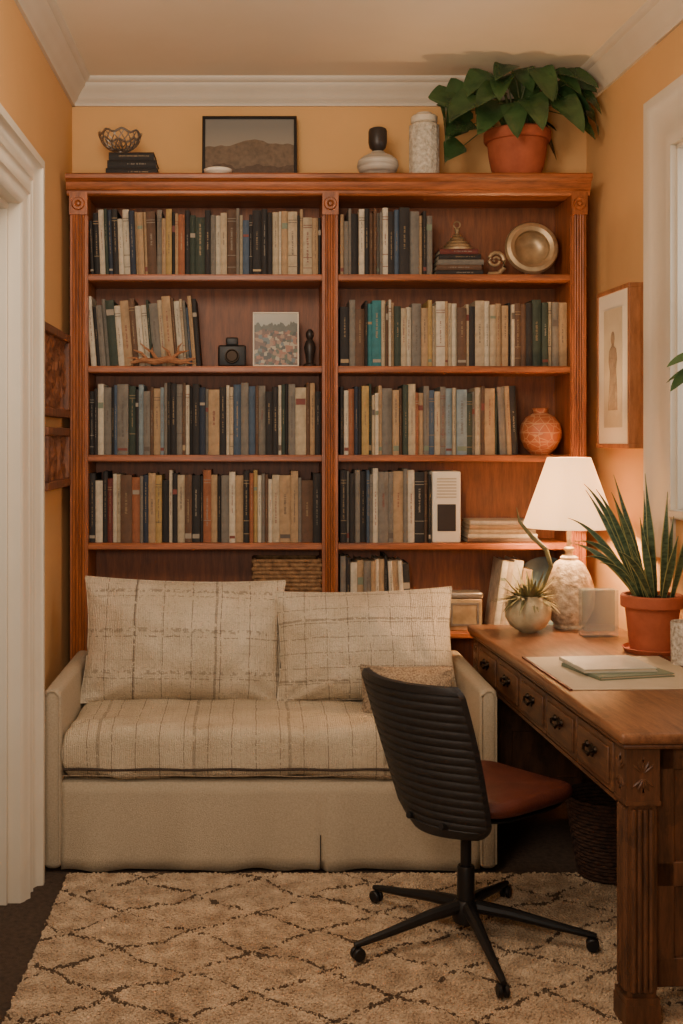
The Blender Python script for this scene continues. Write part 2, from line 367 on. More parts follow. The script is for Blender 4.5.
# ---------------------------------------------------------------- books
PAL={'k':('black',(46,42,40)),'n':('navy',(48,56,70)),'g':('dark green',(60,70,58)),'b':('brown',(106,78,58)),'t':('tan',(180,148,110)),
'w':('cream',(212,198,173)),'y':('grey',(128,120,108)),'o':('rust orange',(160,98,64)),'r':('dark red',(112,54,46)),'e':('beige',(192,172,141)),
'l':('pale blue',(138,152,156)),'T':('teal',(56,122,126)),'u':('slate blue',(78,94,112)),'d':('mustard',(182,150,92))}
for k,(n,c) in PAL.items():
    mt['bk_'+k]=M('book_cloth_'+n.replace(' ','_'),col(*c),tuple(x*.62 for x in col(*c)[:3])+(1,),34,.65,.25,300)
ORD='first second third fourth fifth sixth seventh eighth ninth tenth eleventh twelfth thirteenth fourteenth fifteenth sixteenth seventeenth eighteenth nineteenth twentieth twenty-first twenty-second twenty-third twenty-fourth twenty-fifth twenty-sixth twenty-seventh twenty-eighth twenty-ninth thirtieth thirty-first thirty-second thirty-third thirty-fourth'.split()
def book(t,h,d,ck,rnd,detail=None):
    """closed book: spine towards -Y, standing on z=0, centred in x"""
    bm=bmesh.new(); bt=min(.0022,t*.16); n=6; out=[]
    bul=.0035
    for k in range(n+1):
        x=-t/2+t*k/n; out.append((x,-bul*(1-(2*x/t)**2)))
    pts=[(-t/2,d)]+out+[(t/2,d),(t/2-bt,d),(t/2-bt,.003),(-t/2+bt,.003),(-t/2+bt,d)]
    prism(bm,[(x,y,0) for x,y in pts],(0,0,h))
    root=obj('book',bm,'bk_'+ck,smooth=40)
    obj('pages',BOX(-t/2+bt,t/2-bt,.003,d-.004,.003,h-.004),'paper',root,smooth=0)
    lt=ck in 'wetlyd'
    style=detail if detail is not None else rnd.choice(['label','bands','plain','title','title','label2','title','title'])
    lett={True:rnd.choice(['ink','ink','redlab']),False:rnd.choice(['gold','pale','gold'])}[lt]
    yb=-bul-.0006
    word='plain'
    if style in('label','label2'):
        lm=rnd.choice(['redlab','ink','sage']) if lt else rnd.choice(['pale','redlab','pale','gold'])
        z0=h*rnd.uniform(.62,.78); z1=z0+h*rnd.uniform(.04,.11)
        if style=='label2': z0,z1=h*.06,h*rnd.uniform(.09,.14)
        obj('spine_label',BOX(-t*.44,t*.44,yb,.0,z0,z1),lm,root,smooth=0)
        nm={'redlab':'red','ink':'dark','sage':'sage','pale':'pale','gold':'gilt'}[lm]; word=nm+(' upper label' if style=='label' else ' foot label')
    elif style=='bands':
        for f in (.08,.12,.3,.82,.86)[rnd.randint(1,3):]: obj('spine_band',BOX(-t*.46,t*.46,yb,0,h*f,h*f+.0022),lett,root,smooth=0)
        word={'gold':'gilt','pale':'pale','ink':'dark','redlab':'red'}[lett]+' bands'
    if style!='plain' and style!='label':
        bm=bmesh.new(); z=h*rnd.uniform(.22,.5); ze=h*rnd.uniform(.62,.88); wl=t*rnd.uniform(.08,.14)
        while z<ze:
            q=rnd.uniform(.0010,.0022)
            if rnd.random()>.25:
                a_=rnd.uniform(.5,1); box(bm,-wl*a_,wl*rnd.uniform(.5,1),yb-.0003,0,z,z+q)
            z+=q+.0014
        obj('title_lettering',bm,lett,root,smooth=0)
        if style=='title': word={'gold':'gilt','pale':'pale','ink':'dark','redlab':'red'}[lett]+' title'
    return root,word
def hw(h,hm): return 'tall' if h>hm*1.03 else ('short' if h<hm*.95 else 'mid-height')
def row(x0,x1,z,hm,hv,codes,shelf,group,frm,lean=0,leans={},seed=1,D=4.478,wf=1):
    rnd=random.Random(seed); n=len(codes); X0=PX(x0,D); X1=PX(x1,D)
    ts=[rnd.choice([.45,.55,.7,.85,1,1.1,1.6]) for _ in codes]; hs=[hm+rnd.uniform(-hv,hv*.8)-(hv*rnd.uniform(.8,2.4) if rnd.random()<.3 else 0) for _ in codes]
    an=[math.radians(leans.get(i,lean)) for i in range(n)]
    gaps=[0]*n
    for i in range(1,n):
        da=an[i-1]-an[i]
        if abs(da)>.002: gaps[i]=min(hs[i-1],hs[i])*abs(math.tan(da)) if (an[i-1]>an[i]) else 0
    tot=X1-X0-sum(gaps)-.0006*n
    sc=tot/sum(t/math.cos(a) for t,a in zip(ts,an)); x=X0
    for i,ck in enumerate(codes):
        t=ts[i]*sc; h=hs[i]; a=an[i]; x+=gaps[i]
        r,word=book(t,h,rnd.uniform(.15,.185),ck,rnd)
        wx=t/math.cos(a)
        cx=x+wx-t/2*math.cos(a) if a>0 else x+t/2*math.cos(a)
        r.location=(cx,D+rnd.uniform(-.008,.020),z+.0006+abs(math.sin(a))*t/2); r.rotation_euler=(0,a,0)
        x+=wx+.0006
        if frm[1] and i>=n/2: o_,l_=ORD[n-1-i],frm[1]
        else: o_,l_=ORD[i],frm[0]
        tag(r,f"{hw(h,hm)} {PAL[ck][0]} book, {word}, {o_} from {l_}, {shelf}",'book',group)
LP,CP='left post','centre post'
row(91,321,SZ[0],.246,.014,'kkwgnkwwntttbytdktokggkywebyeukkkkewtektetk','top left shelf','books on the top left shelf',(LP,CP),seed=3,leans={i:-2 for i in range(13)})
row(340.5,433,SZ[0],.253,.014,'tyykwkbbyywkukytky','top right shelf','books on the top right shelf',(CP,None),seed=4)
row(91,201,SZ[1],.266,.012,'wkyygwtbwwgyetbweyutk','second left shelf','leaning books on the second left shelf',(LP,None),seed=5,lean=-4.5)
row(340.5,568,SZ[1],.250,.012,'kybkTTebwtgewytdewtewbekewettkwbbkggeyt','second right shelf','books on the second right shelf',(CP,'right post'),seed=6)
row(89,321,SZ[2],.274,.013,'kkwykuygklybtlykkybwkknytkweuyubykkwgkyebtk','third left shelf','books on the third left shelf',(LP,CP),seed=7)
row(340.5,519,SZ[2],.269,.012,'kwonkdgewtytbgeotyueylelgyebtgytk','third right shelf','books on the third right shelf',(CP,None),seed=8,leans={30:-2.5,31:-2.5,32:-2.5})
row(89,321,SZ[3],.273,.012,'kwkrweboyntdkwkebkkotkywtkodwybwettybk','fourth left shelf','books on the fourth left shelf',(LP,CP),seed=9)
row(340.5,431,SZ[3],.282,.009,'kykykuywyytywkbk','fourth right shelf','books on the fourth right shelf',(CP,None),seed=10)
row(340.5,413,SZ[4],.284,.014,'ykwtytwtkwtwk','lowest right shelf above pillow','books on the lowest right shelf',(CP,None),seed=12,leans={9:-3,10:-3,11:-3,12:-3})
row(493,524,SZ[4],.268,.01,'wewt','lowest right shelf behind desk','books leaning behind the desk',('metal box',None),seed=13,lean=8)
def flatbook(x0,D,z,L,t,d,ck,label,group,seed,rot=0,style='plain'):
    r,_=book(t,L,d,ck,random.Random(seed),style)
    r.rotation_euler=(Matrix.Rotation(rot,3,'Z')@Matrix.Rotation(PI/2,3,'Y')).to_euler()
    r.location=(x0,D,z+t/2+.0005); tag(r,label,'book',group); return z+t+.0006
z=TOP
for i,(ck,w_,lb) in enumerate((('k',.20,'black book at the bottom of the stack on bookcase top'),('k',.19,'black book in the middle of the stack on bookcase top'),('k',.175,'smallest black book, directly under the silver wire bowl'))):
    z=flatbook(PX(107,4.5)+i*.006,4.46,z,w_,.030,.14,ck,lb,'stacked books on the bookcase top',20+i,0,'title')
ZB=z
z=SZ[0]
for i,(ck,w_,nm) in enumerate((('k',.185,'bottom black'),('b',.175,'second brown'),('y',.18,'third grey'),('k',.165,'fourth black'),('r',.15,'topmost dark red'))):
    z=flatbook(PX(436,4.48)+i*.004,4.49,z,w_,.020,.13,ck,nm+' book of the flat stack beneath the tiered brass ornament','flat books on the top right shelf',30+i,0,'title')
ZO=z
z=SZ[3]
for i,(ck,w_,nm) in enumerate((('b',.275,'bottom brown'),('w',.27,'second cream'),('e',.26,'third beige'),('t',.265,'fourth tan'),('w',.235,'topmost cream'))):
    z=flatbook(PX(467,4.48)+i*.003,4.475,z,w_,.0165,.17,ck,nm+' volume of the flat pile beside the white storage box','flat volumes on the fourth right shelf',40+i,0,'plain')
# ---------------------------------------------------------------- things on top of bookcase
ob=thing('wire_bowl','silver openwork wire bowl resting on three stacked black books','bowl',(PX(120,4.53),4.54,ZB))
bm=LATHE([(0,0),(.03,0),(.034,.004),(.03,.008),(.012,.012),(.012,.02),(.02,.024),(0,.026)],24); obj('foot',bm,'silver',ob)
bm=bmesh.new()
for k in range(18):
    for sg in (1,-1):
        pts=[]
        for i in range(9):
            s=i/8; r=.018+.062*math.sin(s*PI/2); a=2*PI*k/18+sg*s*.8; pts.append((r*math.cos(a),r*math.sin(a),.024+.062*s**1.6))
        tube(bm,pts,.0024,5)
obj('lattice',bm,'silver',ob)
bm=bmesh.new(); tube(bm,[(.082*math.cos(2*PI*k/40),.082*math.sin(2*PI*k/40),.088+.007*math.sin(k*PI/2.5)) for k in range(41)],.005,6); obj('rim',bm,'silver',ob)
def picture(name,label,loc,rot,w,h,fw,th,matf,prm,mount=0,cat='picture',group=None,rec=.5):
    t=thing(name,label,cat,loc); t.rotation_euler=rot
    bm=bmesh.new()
    for a in ((-w/2,w/2,0,fw),(-w/2,w/2,h-fw,h),(-w/2,-w/2+fw,fw,h-fw),(w/2-fw,w/2,fw,h-fw)): box(bm,a[0],a[1],-th,0,a[2],a[3])
    obj('frame',bm,matf,t,bevel=.002)
    if mount: obj('mount',BOX(-w/2+fw,w/2-fw,-th*rec,-th*.2,fw,h-fw),'mat',t,smooth=0)
    obj('print',BOX(-w/2+fw+mount,w/2-fw-mount,-th*rec-.002,-th*.35,fw+mount,h-fw-mount),prm,t,smooth=0); return t
pm=print_mat('mountain_print',col(166,150,126),col(124,120,112),.05,.24,[(.09,.17,4,col(120,100,80)),(.04,.08,12,col(94,74,58)),(.01,.06,8,col(60,52,44))])
picture('framed_picture','black framed mountain landscape leaning on wall above bookcase',(PX(249.5,4.6),4.63,TOP+.001),(math.radians(-7),0,0),.382,.285,.012,.018,'frameblk',pm)
tag(obj('stone_dish',LATHE([(0,0),(.035,0),(.052,.012),(.055,.022),(.05,.024),(.035,.014),(0,.012)],24),'mat',loc=(PX(218,4.46),4.455,TOP)),'small pale stone dish in front of the black framed landscape','dish')
v=thing('bottle_vase','squat grey and cream vase with a tall black stopper','vase',(PX(378,4.52),4.53,TOP))
obj('body',LATHE([(0,0),(.045,0),(.05,.006),(.072,.03),(.082,.052),(.078,.074),(.06,.09),(.04,.1),(.03,.104),(.026,.11),(0,.11)],36),M('banded_glaze',col(214,204,186),col(120,108,96),9,.5,.1,40,0,(.4,.4,6)),v)
obj('stopper',LATHE([(0,.11),(.018,.11),(.022,.116),(.032,.126),(.037,.146),(.037,.19),(.033,.2),(.024,.205),(0,.207)],28),'darkcer',v)
v=thing('lidded_jar','tall white textured cylinder jar beside the trailing plant','jar',(PX(424.5,4.52),4.53,TOP))
bm=bmesh.new(); prof=[(0,0),(.054,0)]
for i in range(60):
    z=.006+.205*i/59; prof.append((.058,z))
prof+=[(.05,.218),(.046,.222),(0,.222)]
lathe(bm,prof,72)
for vv in bm.verts:
    a=math.atan2(vv.co.y,vv.co.x)
    if vv.co.xy.length>.052 and vv.co.z>.004:
        vv.co.xy*=1+.05*max(0,math.sin(a*14+(int(vv.co.z/.0115)%2)*PI)*math.sin(vv.co.z/.0115*PI))
obj('body',bm,'bumpy',v,smooth=70)
obj('lid',LATHE([(0,.222),(.048,.222),(.052,.226),(.052,.246),(.046,.252),(.034,.256),(.03,.262),(0,.264)],32),'cream',v)
# philodendron
PC=Vector((PX(518,4.54),4.555,TOP))
pl=thing('potted_plant','large leafy green plant in terracotta pot on top of bookcase','plant',PC)
obj('pot',LATHE([(0,0),(.078,0),(.084,.006),(.102,.05),(.112,.1),(.117,.15),(.126,.153),(.131,.161),(.131,.19),(.126,.196),(.114,.196),(.11,.182),(0,.182)],44),'terra',pl)
obj('soil',LATHE([(0,.19),(.06,.188),(.111,.183)],24),'soil',pl)
def heart(s): return (min(1,(s/.2))**.5)*(1-s**2.0)**.75 if s<1 else .0
def cl(p):
    q=p+PC; q.y=min(q.y,4.70); q.z=min(q.z,CZ-.015); q.x=min(q.x,1.33)
    if q.z<TOP+.01 and q.y>4.39: q.z=TOP+.01
    if q.x<.735 and q.z<2.71: q.x=.735
    return q-PC
bm=bmesh.new(); bs=bmesh.new(); rr=random.Random(8)
spots=[]
for i in range(24):
    a=rr.uniform(0,2*PI); e=rr.uniform(.0,1.0); rad=rr.uniform(.08,.2)
    spots.append((math.cos(a)*rad*1.1,math.sin(a)*rad*.6-.04,.27+.16*e))
spots+=[(-.21,-.06,.20),(-.17,-.1,.18),(-.24,-.02,.27),(-.17,-.1,.30),(.17,-.08,.24),(.2,-.05,.29),(-.25,-.06,.33),(.02,-.12,.30),(.19,-.04,.36),(-.08,-.12,.38),(.0,-.05,.43),(-.13,-.05,.42),(.11,-.08,.41),(-.22,-.05,.13),(.05,-.09,.42),(-.05,-.1,.43)]
for x,y,z in spots:
    d=Vector((x*1.1+rr.uniform(-.04,.04),y-.04+rr.uniform(-.04,.04),rr.uniform(-.22,.0))).normalized()
    L=rr.uniform(.125,.185)
    blade(bm,(x,y,z),d,(rr.uniform(-.5,.5),-.8,.7),L,L*.76,heart,.34,.32,10,0,cl,rr.uniform(-.5,.5))
    o=Vector((rr.uniform(-.03,.03),rr.uniform(-.03,.03),.185)); t=Vector((x,y,z)); mid=(o+t)/2+Vector((0,0,.06))
    tube(bs,[cl(o),cl(mid),cl(t)],[.004,.003,.002],5)
obj('foliage',bm,'leaf',pl,smooth=60); obj('stems',bs,'stem',pl)
# ---------------------------------------------------------------- ornaments on shelves
ox=PX(459,4.5)
t=thing('tiered_ornament','tiered brass ornament with ring finial on flat books, top right shelf','ornament',(ox,4.545,ZO))
pr_=[(0,0),(.062,0),(.064,.008),(.05,.014)]
for i in range(1,5): r0=.062-.012*i; z0=.014*i; pr_+=[(r0,z0),(r0+.004,z0+.006),(r0-.008,z0+.014)]
pr_+=[(.008,.078),(.012,.086),(.006,.09),(0,.092)]
obj('body',LATHE(pr_,28),'brass',t)
obj('ring_finial',TUBE([(.013*math.cos(2*PI*k/20),0,.104+.013*math.sin(2*PI*k/20)) for k in range(21)],.003,6),'brass',t)
bm=bmesh.new(); tube(bm,[(.034*(1-k/22)*math.cos(k*.55)-.0,0,.065+.034*(1-k/22)*math.sin(k*.55)) for k in range(20)],[.009-.0003*k for k in range(20)],8)
tube(bm,[(.034,0,.065),(.034,0,.035),(.012,0,.012),(-.02,0,.010),(-.03,0,.014)],[.009,.009,.010,.010,.006],8)
tag(obj('snail_figurine',bm,'brass',loc=(PX(496,4.52),4.53,SZ[0])),'small curled brass figurine beside the round dish on top right shelf','figurine')
t=thing('round_dish','large round brass rimmed dish standing on edge, top right shelf','dish',(PX(532,4.52),4.53,SZ[0]))
Mx=Matrix.Translation((0,.0,.112))@Matrix.Rotation(math.radians(80),4,'X')
obj('rim',LATHE([(.066,-.004),(.07,.012),(.085,.02),(.1,.016),(.106,.004),(.104,-.004),(.095,-.01),(.066,-.006),(.066,-.004)],44,Mx),'brass',t)
obj('well',LATHE([(0,-.03),(.03,-.028),(.055,-.018),(.067,-.002),(.069,-.008),(.058,-.024),(.03,-.034),(0,-.036)],36,Mx),'brass',t)
bm=bmesh.new(); box(bm,-.04,.04,-.02,.05,0,.008); box(bm,-.03,-.022,-.02,.03,.008,.02); box(bm,.022,.03,-.02,.03,.008,.02); obj('stand',bm,'darkwood',t)
z2=SZ[1]
bm=bmesh.new()
tube(bm,[(-.125,.0,.012),(-.08,0,.022),(-.03,-.002,.016),(.02,0,.026),(.07,0,.014),(.125,0,.03)],[.005,.010,.013,.014,.011,.004],9)
for p,q,r,s_ in (((-.06,0,.022),(-.085,-.004,.05),(-.115,-.004,.062),.007),((-.02,0,.018),(-.045,0,.055),(-.04,0,.085),.008),((.03,0,.026),(.02,-.004,.055),(-.005,-.004,.075),.007),((.03,0,.026),(.06,0,.05),(.10,0,.06),.008),((.075,0,.016),(.1,-.005,.01),(.13,-.008,.008),.005),((-.04,0,.05),(-.07,0,.07),(-.09,0,.09),.005),((.055,0,.048),(.06,0,.075),(.075,0,.09),.005),((-.09,0,.02),(-.11,-.01,.03),(-.14,-.012,.03),.005)):
    tube(bm,[p,q,r],[s_,s_*.8,s_*.2],7)
tag(obj('driftwood',bm,'driftwood',loc=(PX(163,4.44),4.450,z2)),'orange-brown branching driftwood piece before the leaning books, second left shelf','ornament')
t=thing('camera','black vintage camera with round lens on second left shelf','camera',(PX(232,4.5),4.52,z2))
obj('body',rbox(-.055,.055,-.02,.03,0,.085,.008),'black',t)
obj('lens',LATHE([(0,.035),(.02,.035),(.024,.04),(.027,.04),(.029,0),(0,0)],24,Matrix.Translation((0,-.018,.04))@Matrix.Rotation(PI/2,4,'X')),'iron',t)
obj('viewfinder',rbox(-.024,.024,-.018,.025,.083,.115,.006),'black',t)
pm=print_mat('village_print',col(130,136,130),col(166,160,144),.08,.2,[(.13,.08,40,col(88,88,72))],town=.10)
picture('village_picture','small upright picture of a hillside village on second left shelf',(PX(276,4.5),4.53,z2+.0005),(math.radians(-6),0,0),.182,.218,.006,.012,'mat',pm)
tag(obj('statuette',LATHE([(0,0),(.024,0),(.026,.012),(.014,.02),(.018,.05),(.024,.08),(.016,.105),(.01,.112),(.016,.125),(.016,.14),(.008,.152),(0,.154)],20),'darkcer',loc=(PX(310,4.55),4.57,z2)),'small dark statuette in shadow beside centre post, second left shelf','statuette')
t=thing('round_vase','round rust-orange patterned vase on third right shelf by right post','vase',(PX(543,4.5),4.54,SZ[2]))
obj('body',LATHE([(0,0),(.035,0),(.04,.006),(.064,.03),(.08,.065),(.083,.09),(.075,.122),(.056,.148),(.036,.16),(.027,.164),(.028,.174),(.034,.182),(.028,.182),(.022,.17),(0,.165)],40),'orangejar',t)
t=thing('storage_box','white upright box with a dark front panel, fourth right shelf','box',(PX(446.5,4.48),4.478,SZ[3]))
obj('case',rbox(-.056,.056,0,.18,0,.278,.006),'mat',t)
obj('dark_panel',BOX(-.036,.036,-.004,.004,.045,.150),'darkcer',t,bevel=.002)
bm=bmesh.new()
for i in range(7): box(bm,-.038,.038,-.003,.003,.175+i*.012,.180+i*.012)
obj('slats',bm,'blotter',t)
t=thing('wicker_basket','woven wicker basket on lower left shelf behind the pillows','basket',(PX(287,4.5),4.56,SZ[4]))
bm=bmesh.new()
for i in range(18):
    z=.008+i*.0155; s=1+.0015*i
    pts=[(x*s+.0025*math.sin(k*1.9+i*PI),y*s,z) for k,(x,y) in enumerate([(-.125+.25*q/14,-.08) for q in range(15)]+[(.125,-.08+.16*q/8) for q in range(1,9)]+[(.125-.25*q/14,.08) for q in range(1,15)]+[(-.125,.08-.16*q/8) for q in range(1,9)])]
    tube(bm,pts,.0088,6)
box(bm,-.12,.12,-.076,.076,0,.01)
obj('weave',bm,'basket',t)
t=thing('metal_box','small embossed metal box on lowest right shelf above the daybed arm','box',(PX(464,4.5),4.52,SZ[4]))
obj('body',rbox(-.068,.068,-.04,.04,0,.125,.005),'brass',t); obj('lid',rbox(-.071,.071,-.043,.043,.125,.15,.006),'silver',t)
bm=bmesh.new(); box(bm,-.055,.055,-.043,-.039,.02,.028); box(bm,-.055,.055,-.043,-.039,.102,.11); box(bm,-.055,-.047,-.043,-.039,.028,.102); box(bm,.047,.055,-.043,-.039,.028,.102); obj('embossed_panel',bm,'silver',t)
tag(obj('blue_plate',LATHE([(0,0),(.07,0),(.085,.006),(.135,.02),(.137,.024),(.085,.012),(.07,.006),(0,.006)],44),'blue',loc=(PX(546,4.6),4.61,SZ[4]+.137),rot=(math.radians(78),0,0)),'blue glazed plate standing on lowest right shelf behind the lamp','plate')
# ---------------------------------------------------------------- daybed
db=thing('daybed','beige upholstered daybed with low arms and floor-length skirt','daybed',(.05,4.07,0))
bm=bmesh.new()
N=90; x0,x1=-.628,.728; FY=3.735
def skx(x): return FY+.006*math.sin(x*17+1)+.003*math.sin(x*41+1)+(.014 if abs(x-.212)<.006 else 0)
rows=[]
for j,(z,k) in enumerate(((.010,1.5),(.05,1.2),(.15,.7),(.25,.2),(.290,0),)):
    rows.append([bm.verts.new((x0+(x1-x0)*i/N, FY+(skx(x0+(x1-x0)*i/N)-FY)*k-.010*k, z+(.003*math.sin(i*.5) if j==0 else 0))) for i in range(N+1)])
for a,b in zip(rows,rows[1:]):
    for i in range(N): bm.faces.new((a[i],a[i+1],b[i+1],b[i]))
obj('skirt',bm,'beige',db,w=True,solid=.004,smooth=70)
obj('slit_shade',BOX(.2105,.2135,FY-.014,FY-.006,.012,.12),'darkcer',db,w=True)  # dark strip painting the shade inside the skirt opening
bm=rbox(-.63,.73,FY+.012,4.34,.06,.292,.012); obj('base',bm,'beige',db,w=True)
for a,b in ((-.685,-.626),(.726,.785)):
    bm=rbox(a,b,FY-.022,4.42,.010,.595,.022,4); obj('arm',bm,'beige',db,w=True)
    bm=bmesh.new(); q=FY-.0225
    tube(bm,[(a+.006,q,.03),(a+.006,q,.57),(a+.022,q,.588),(b-.022,q,.588),(b-.006,q,.57),(b-.006,q,.03)],.0028,6); obj('piping',bm,'beige',db,w=True)
obj('backrest',rbox(-.626,.726,4.32,4.42,.06,.585,.02,4),'beige',db,w=True)
sc_=obj('seat_cushion',pillow(1.352,.60,.178,14,3.8,.0,72,.012,3),'seatcloth',db,smooth=80)
sc_.location=(0,4.020-4.07,.382); sc_.rotation_euler=(-PI/2,0,0)
bm=bmesh.new(); tube(bm,[(-.622+1.344*k/60,3.7225+.0012*math.sin(k*.9),.333+.0015*math.sin(k*.6)) for k in range(61)],.0048,7)
obj('dark_band',bm,'trimband',db,w=True)
bm=bmesh.new(); tube(bm,[(-.622+1.344*k/60,3.7235+.001*math.sin(k*.7),.312+.0015*math.sin(k*.5)) for k in range(61)],.0022,6)
obj('lower_piping',bm,'tweed',db,w=True)
def pil(label,m,x,y,z,w_,h_,T,rx,ry,rz,seed,name='throw_pillow'):
    pc=.06
    t=obj(name,pillow(w_,h_,T,2.2,1.7,pc,48,.020,seed),m,smooth=80,loc=(x,y,z),rot=(math.radians(rx),math.radians(ry),math.radians(rz)))
    tag(t,label,'pillow')
    bm=bmesh.new(); pts=[]
    for k in range(97):
        q=k/96*4; s=int(q)%4; f=(q-int(q))*2-1 if k<96 else -1
        f=math.sin(f*PI/2)
        u,v=((f,-1),(1,f),(-f,1),(-1,-f))[s]
        pts.append((w_/2*u*(1-pc*(1-v*v)*abs(u)**3),0,h_/2*v*(1-pc*(1-u*u)*abs(v)**3)))
    tube(bm,pts,.004,6); obj('edge_piping',bm,m,t)
    return t
pil('wide cream striped pillow, left of the two leaning on bookcase','pil1',PX(184,4.2),4.190,.668,.735,.452,.25,-13,1.5,2,1)
pil('cream checked pillow, right of the two, nearer the desk','pil2',PX(365,4.15),4.15,.660,.645,.40,.23,-15,-2,-3,2)
pil('small brown tweed cushion on the seat behind the desk chair','tweed',PX(408,3.95),3.965,.53,.32,.20,.10,-38,0,-4,3)
# ---------------------------------------------------------------- rug
RX0,RX1,RY0,RY1=-.6,1.25,2.2,3.695
rg=obj('rug',rbox(RX0,RX1,RY0,RY1,0.0,.008,.003,1),'rug'); rg.location=(0,0,0.0005)
tag(rg,'beige wool rug with broken dark brown diamond pattern','rug')
rr=random.Random(2); vs=[];fs=[]
sp=.0080; ny=int((RY1-RY0)/sp); nx=int((RX1-RX0)/sp)
for j in range(ny):
    y=RY0+(j+.5)*sp
    if y<2.62: continue
    for i in range(nx):
        x=RX0+(i+.5)*sp+rr.uniform(-.004,.004); yy=y+rr.uniform(-.004,.004)
        h=.004+rr.random()*.0045; r=.0054; b=len(vs); a0=rr.random()*PI
        for k in range(4): vs.append((x+r*math.cos(a0+k*PI/2),yy+r*math.sin(a0+k*PI/2),.006))
        dx,dy=rr.uniform(-.003,.003),rr.uniform(-.003,.003)
        for k in range(4): vs.append((x+dx+r*.7*math.cos(a0+k*PI/2),yy+dy+r*.7*math.sin(a0+k*PI/2),.006+h))
        for k in range(4): fs.append((b+k,b+(k+1)%4,b+4+(k+1)%4,b+4+k))
        fs.append((b+4,b+5,b+6,b+7))
me=bpy.data.meshes.new('pile'); me.from_pydata(vs,[],fs); me.materials.append(mt['rug'])
po=bpy.data.objects.new('pile',me); C.objects.link(po); po.parent=rg; po['kind']='stuff'
# ---------------------------------------------------------------- desk
DK=(.79,4.29,.010); DH=.702
dk=thing('desk','antique brown wooden desk with five drawers and fluted carved legs','desk',DK,AL)
DW,DL=.55,1.6
b2=rbox(-.0,DW,-DL,0,DH-.028,DH,.009,3); obj('desk_top',b2,'desk_top',dk)
obj('top_moulding',rbox(.008,DW-.008,-DL+.008,-.008,DH-.040,DH-.028,.005,2),'desk_h',dk)
LW=.080; AZ=.515
for lx in (.02,DW-.02-LW):
    for ly in (-.02-LW,-DL+.02):
        a,b,c,d=lx,lx+LW,ly,ly+LW; bm=bmesh.new()
        box(bm,a+.006,b-.006,c+.006,d-.006,.06,DH-.040); box(bm,a-.002,b+.002,c-.002,d+.002,0,.055); box(bm,a,b,c,d,.055,.07)
        box(bm,a,b,c,d,.535,DH-.040); box(bm,a-.002,b+.002,c-.002,d+.002,.527,.537)
        for k in range(4):
            t_=.012+ (LW-.024)*(k+.5)/4
            for P in ((a+.006,c+t_),(b-.006,c+t_),(a+t_,c+.006),(a+t_,d-.006)):
                lathe(bm,[(0,.08),(.0072,.085),(.0072,.515),(0,.52)],8,Matrix.Translation((P[0],P[1],0)))
        # shallow carved leaf fan on the two outer faces of the head block
        for (o0,ax,nr) in ((Vector((a,(c+d)/2,0)),Vector((0,1,0)),Vector((-1,0,0))),(Vector(((a+b)/2,c,0)),Vector((1,0,0)),Vector((0,-1,0)))):
            for zc,sg in ((.602,1),(.592,-1)):
                for q in (-50,-25,0,25,50):
                    aa=math.radians(q); L=.042 if q==0 else .034
                    dv=ax*math.sin(aa)+Vector((0,0,sg))*math.cos(aa); p0=o0+Vector((0,0,zc))
                    tube(bm,[p0+dv*.004-nr*.001,p0+dv*L*.45+nr*.0005,p0+dv*L*.8+nr*.0005,p0+dv*L-nr*.001],[.002,.0036,.003,.001],6)
        obj('leg',bm,'desk',dk,bevel=.0)
bm=BOX(.035,.05,-DL+.1,-.1,AZ,DH-.040); box(bm,.022,.036,-DL+.1,-.1,AZ,AZ+.01); box(bm,.022,.036,-DL+.1,-.1,DH-.048,DH-.040)
obj('apron',bm,'desk_h',dk)
obj('rear_panel',BOX(DW-.05,DW-.035,-DL+.1,-.1,.1,DH-.045),'desk_h',dk)
obj('drawer_case',BOX(.05,DW-.05,-DL+.1,-.1,AZ,AZ+.01),'desk_h',dk)
for (y0,y1) in ((-.085,-.055),(-DL+.055,-DL+.085)):
    bm=BOX(.10,DW-.10,y0+.008,y1-.008,.08,DH-.045)
    for z0,z1 in ((.08,.15),(.32,.38),(.60,DH-.045)): box(bm,.10,DW-.10,y0,y1,z0,z1)
    for a,b in ((.10,.15),(DW-.15,DW-.10)): box(bm,a,b,y0,y1,.08,DH-.045)
    obj('side_panel',bm,'desk',dk,bevel=.003)
n=5; seg=(DL-.22)/n
for i in range(n):
    y1=-.11-seg*i-.004; y0=y1-seg+.008; yc=(y0+y1)/2
    bm=BOX(.020,.036,y0,y1,AZ+.014,DH-.050); box(bm,.014,.021,y0+.018,y1-.018,AZ+.030,DH-.066)
    dw=obj('drawer',bm,'desk_h',dk,bevel=.0025)
    hz=.598
    bm=bmesh.new(); lathe(bm,[(0,.004),(.016,.003),(.018,0),(0,0)],16,Matrix.Translation((.014,yc,hz))@Matrix.Rotation(-PI/2,4,'Y'))
    tube(bm,[(.014,yc-.03,hz+.008),(.002,yc-.03,hz+.005),(-.002,yc-.02,hz-.006),(-.002,yc+.02,hz-.006),(.002,yc+.03,hz+.005),(.014,yc+.03,hz+.008)],.0045,8)
    for s in(-1,1): lathe(bm,[(0,.008),(.008,.006),(.010,0),(0,0)],12,Matrix.Translation((.013,yc+s*.03,hz+.008))@Matrix.Rotation(-PI/2,4,'Y'))
    obj('handle',bm,'iron',dw)
DT=DK[2]+DH
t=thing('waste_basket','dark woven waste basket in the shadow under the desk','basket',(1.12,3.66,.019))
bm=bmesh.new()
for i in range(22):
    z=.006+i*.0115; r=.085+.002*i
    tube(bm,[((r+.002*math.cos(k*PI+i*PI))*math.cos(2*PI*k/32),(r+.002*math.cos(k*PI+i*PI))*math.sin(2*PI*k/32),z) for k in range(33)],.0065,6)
lathe(bm,[(0,0),(.086,0),(.086,.006),(0,.006)],24); obj('weave',bm,'darkbasket',t)
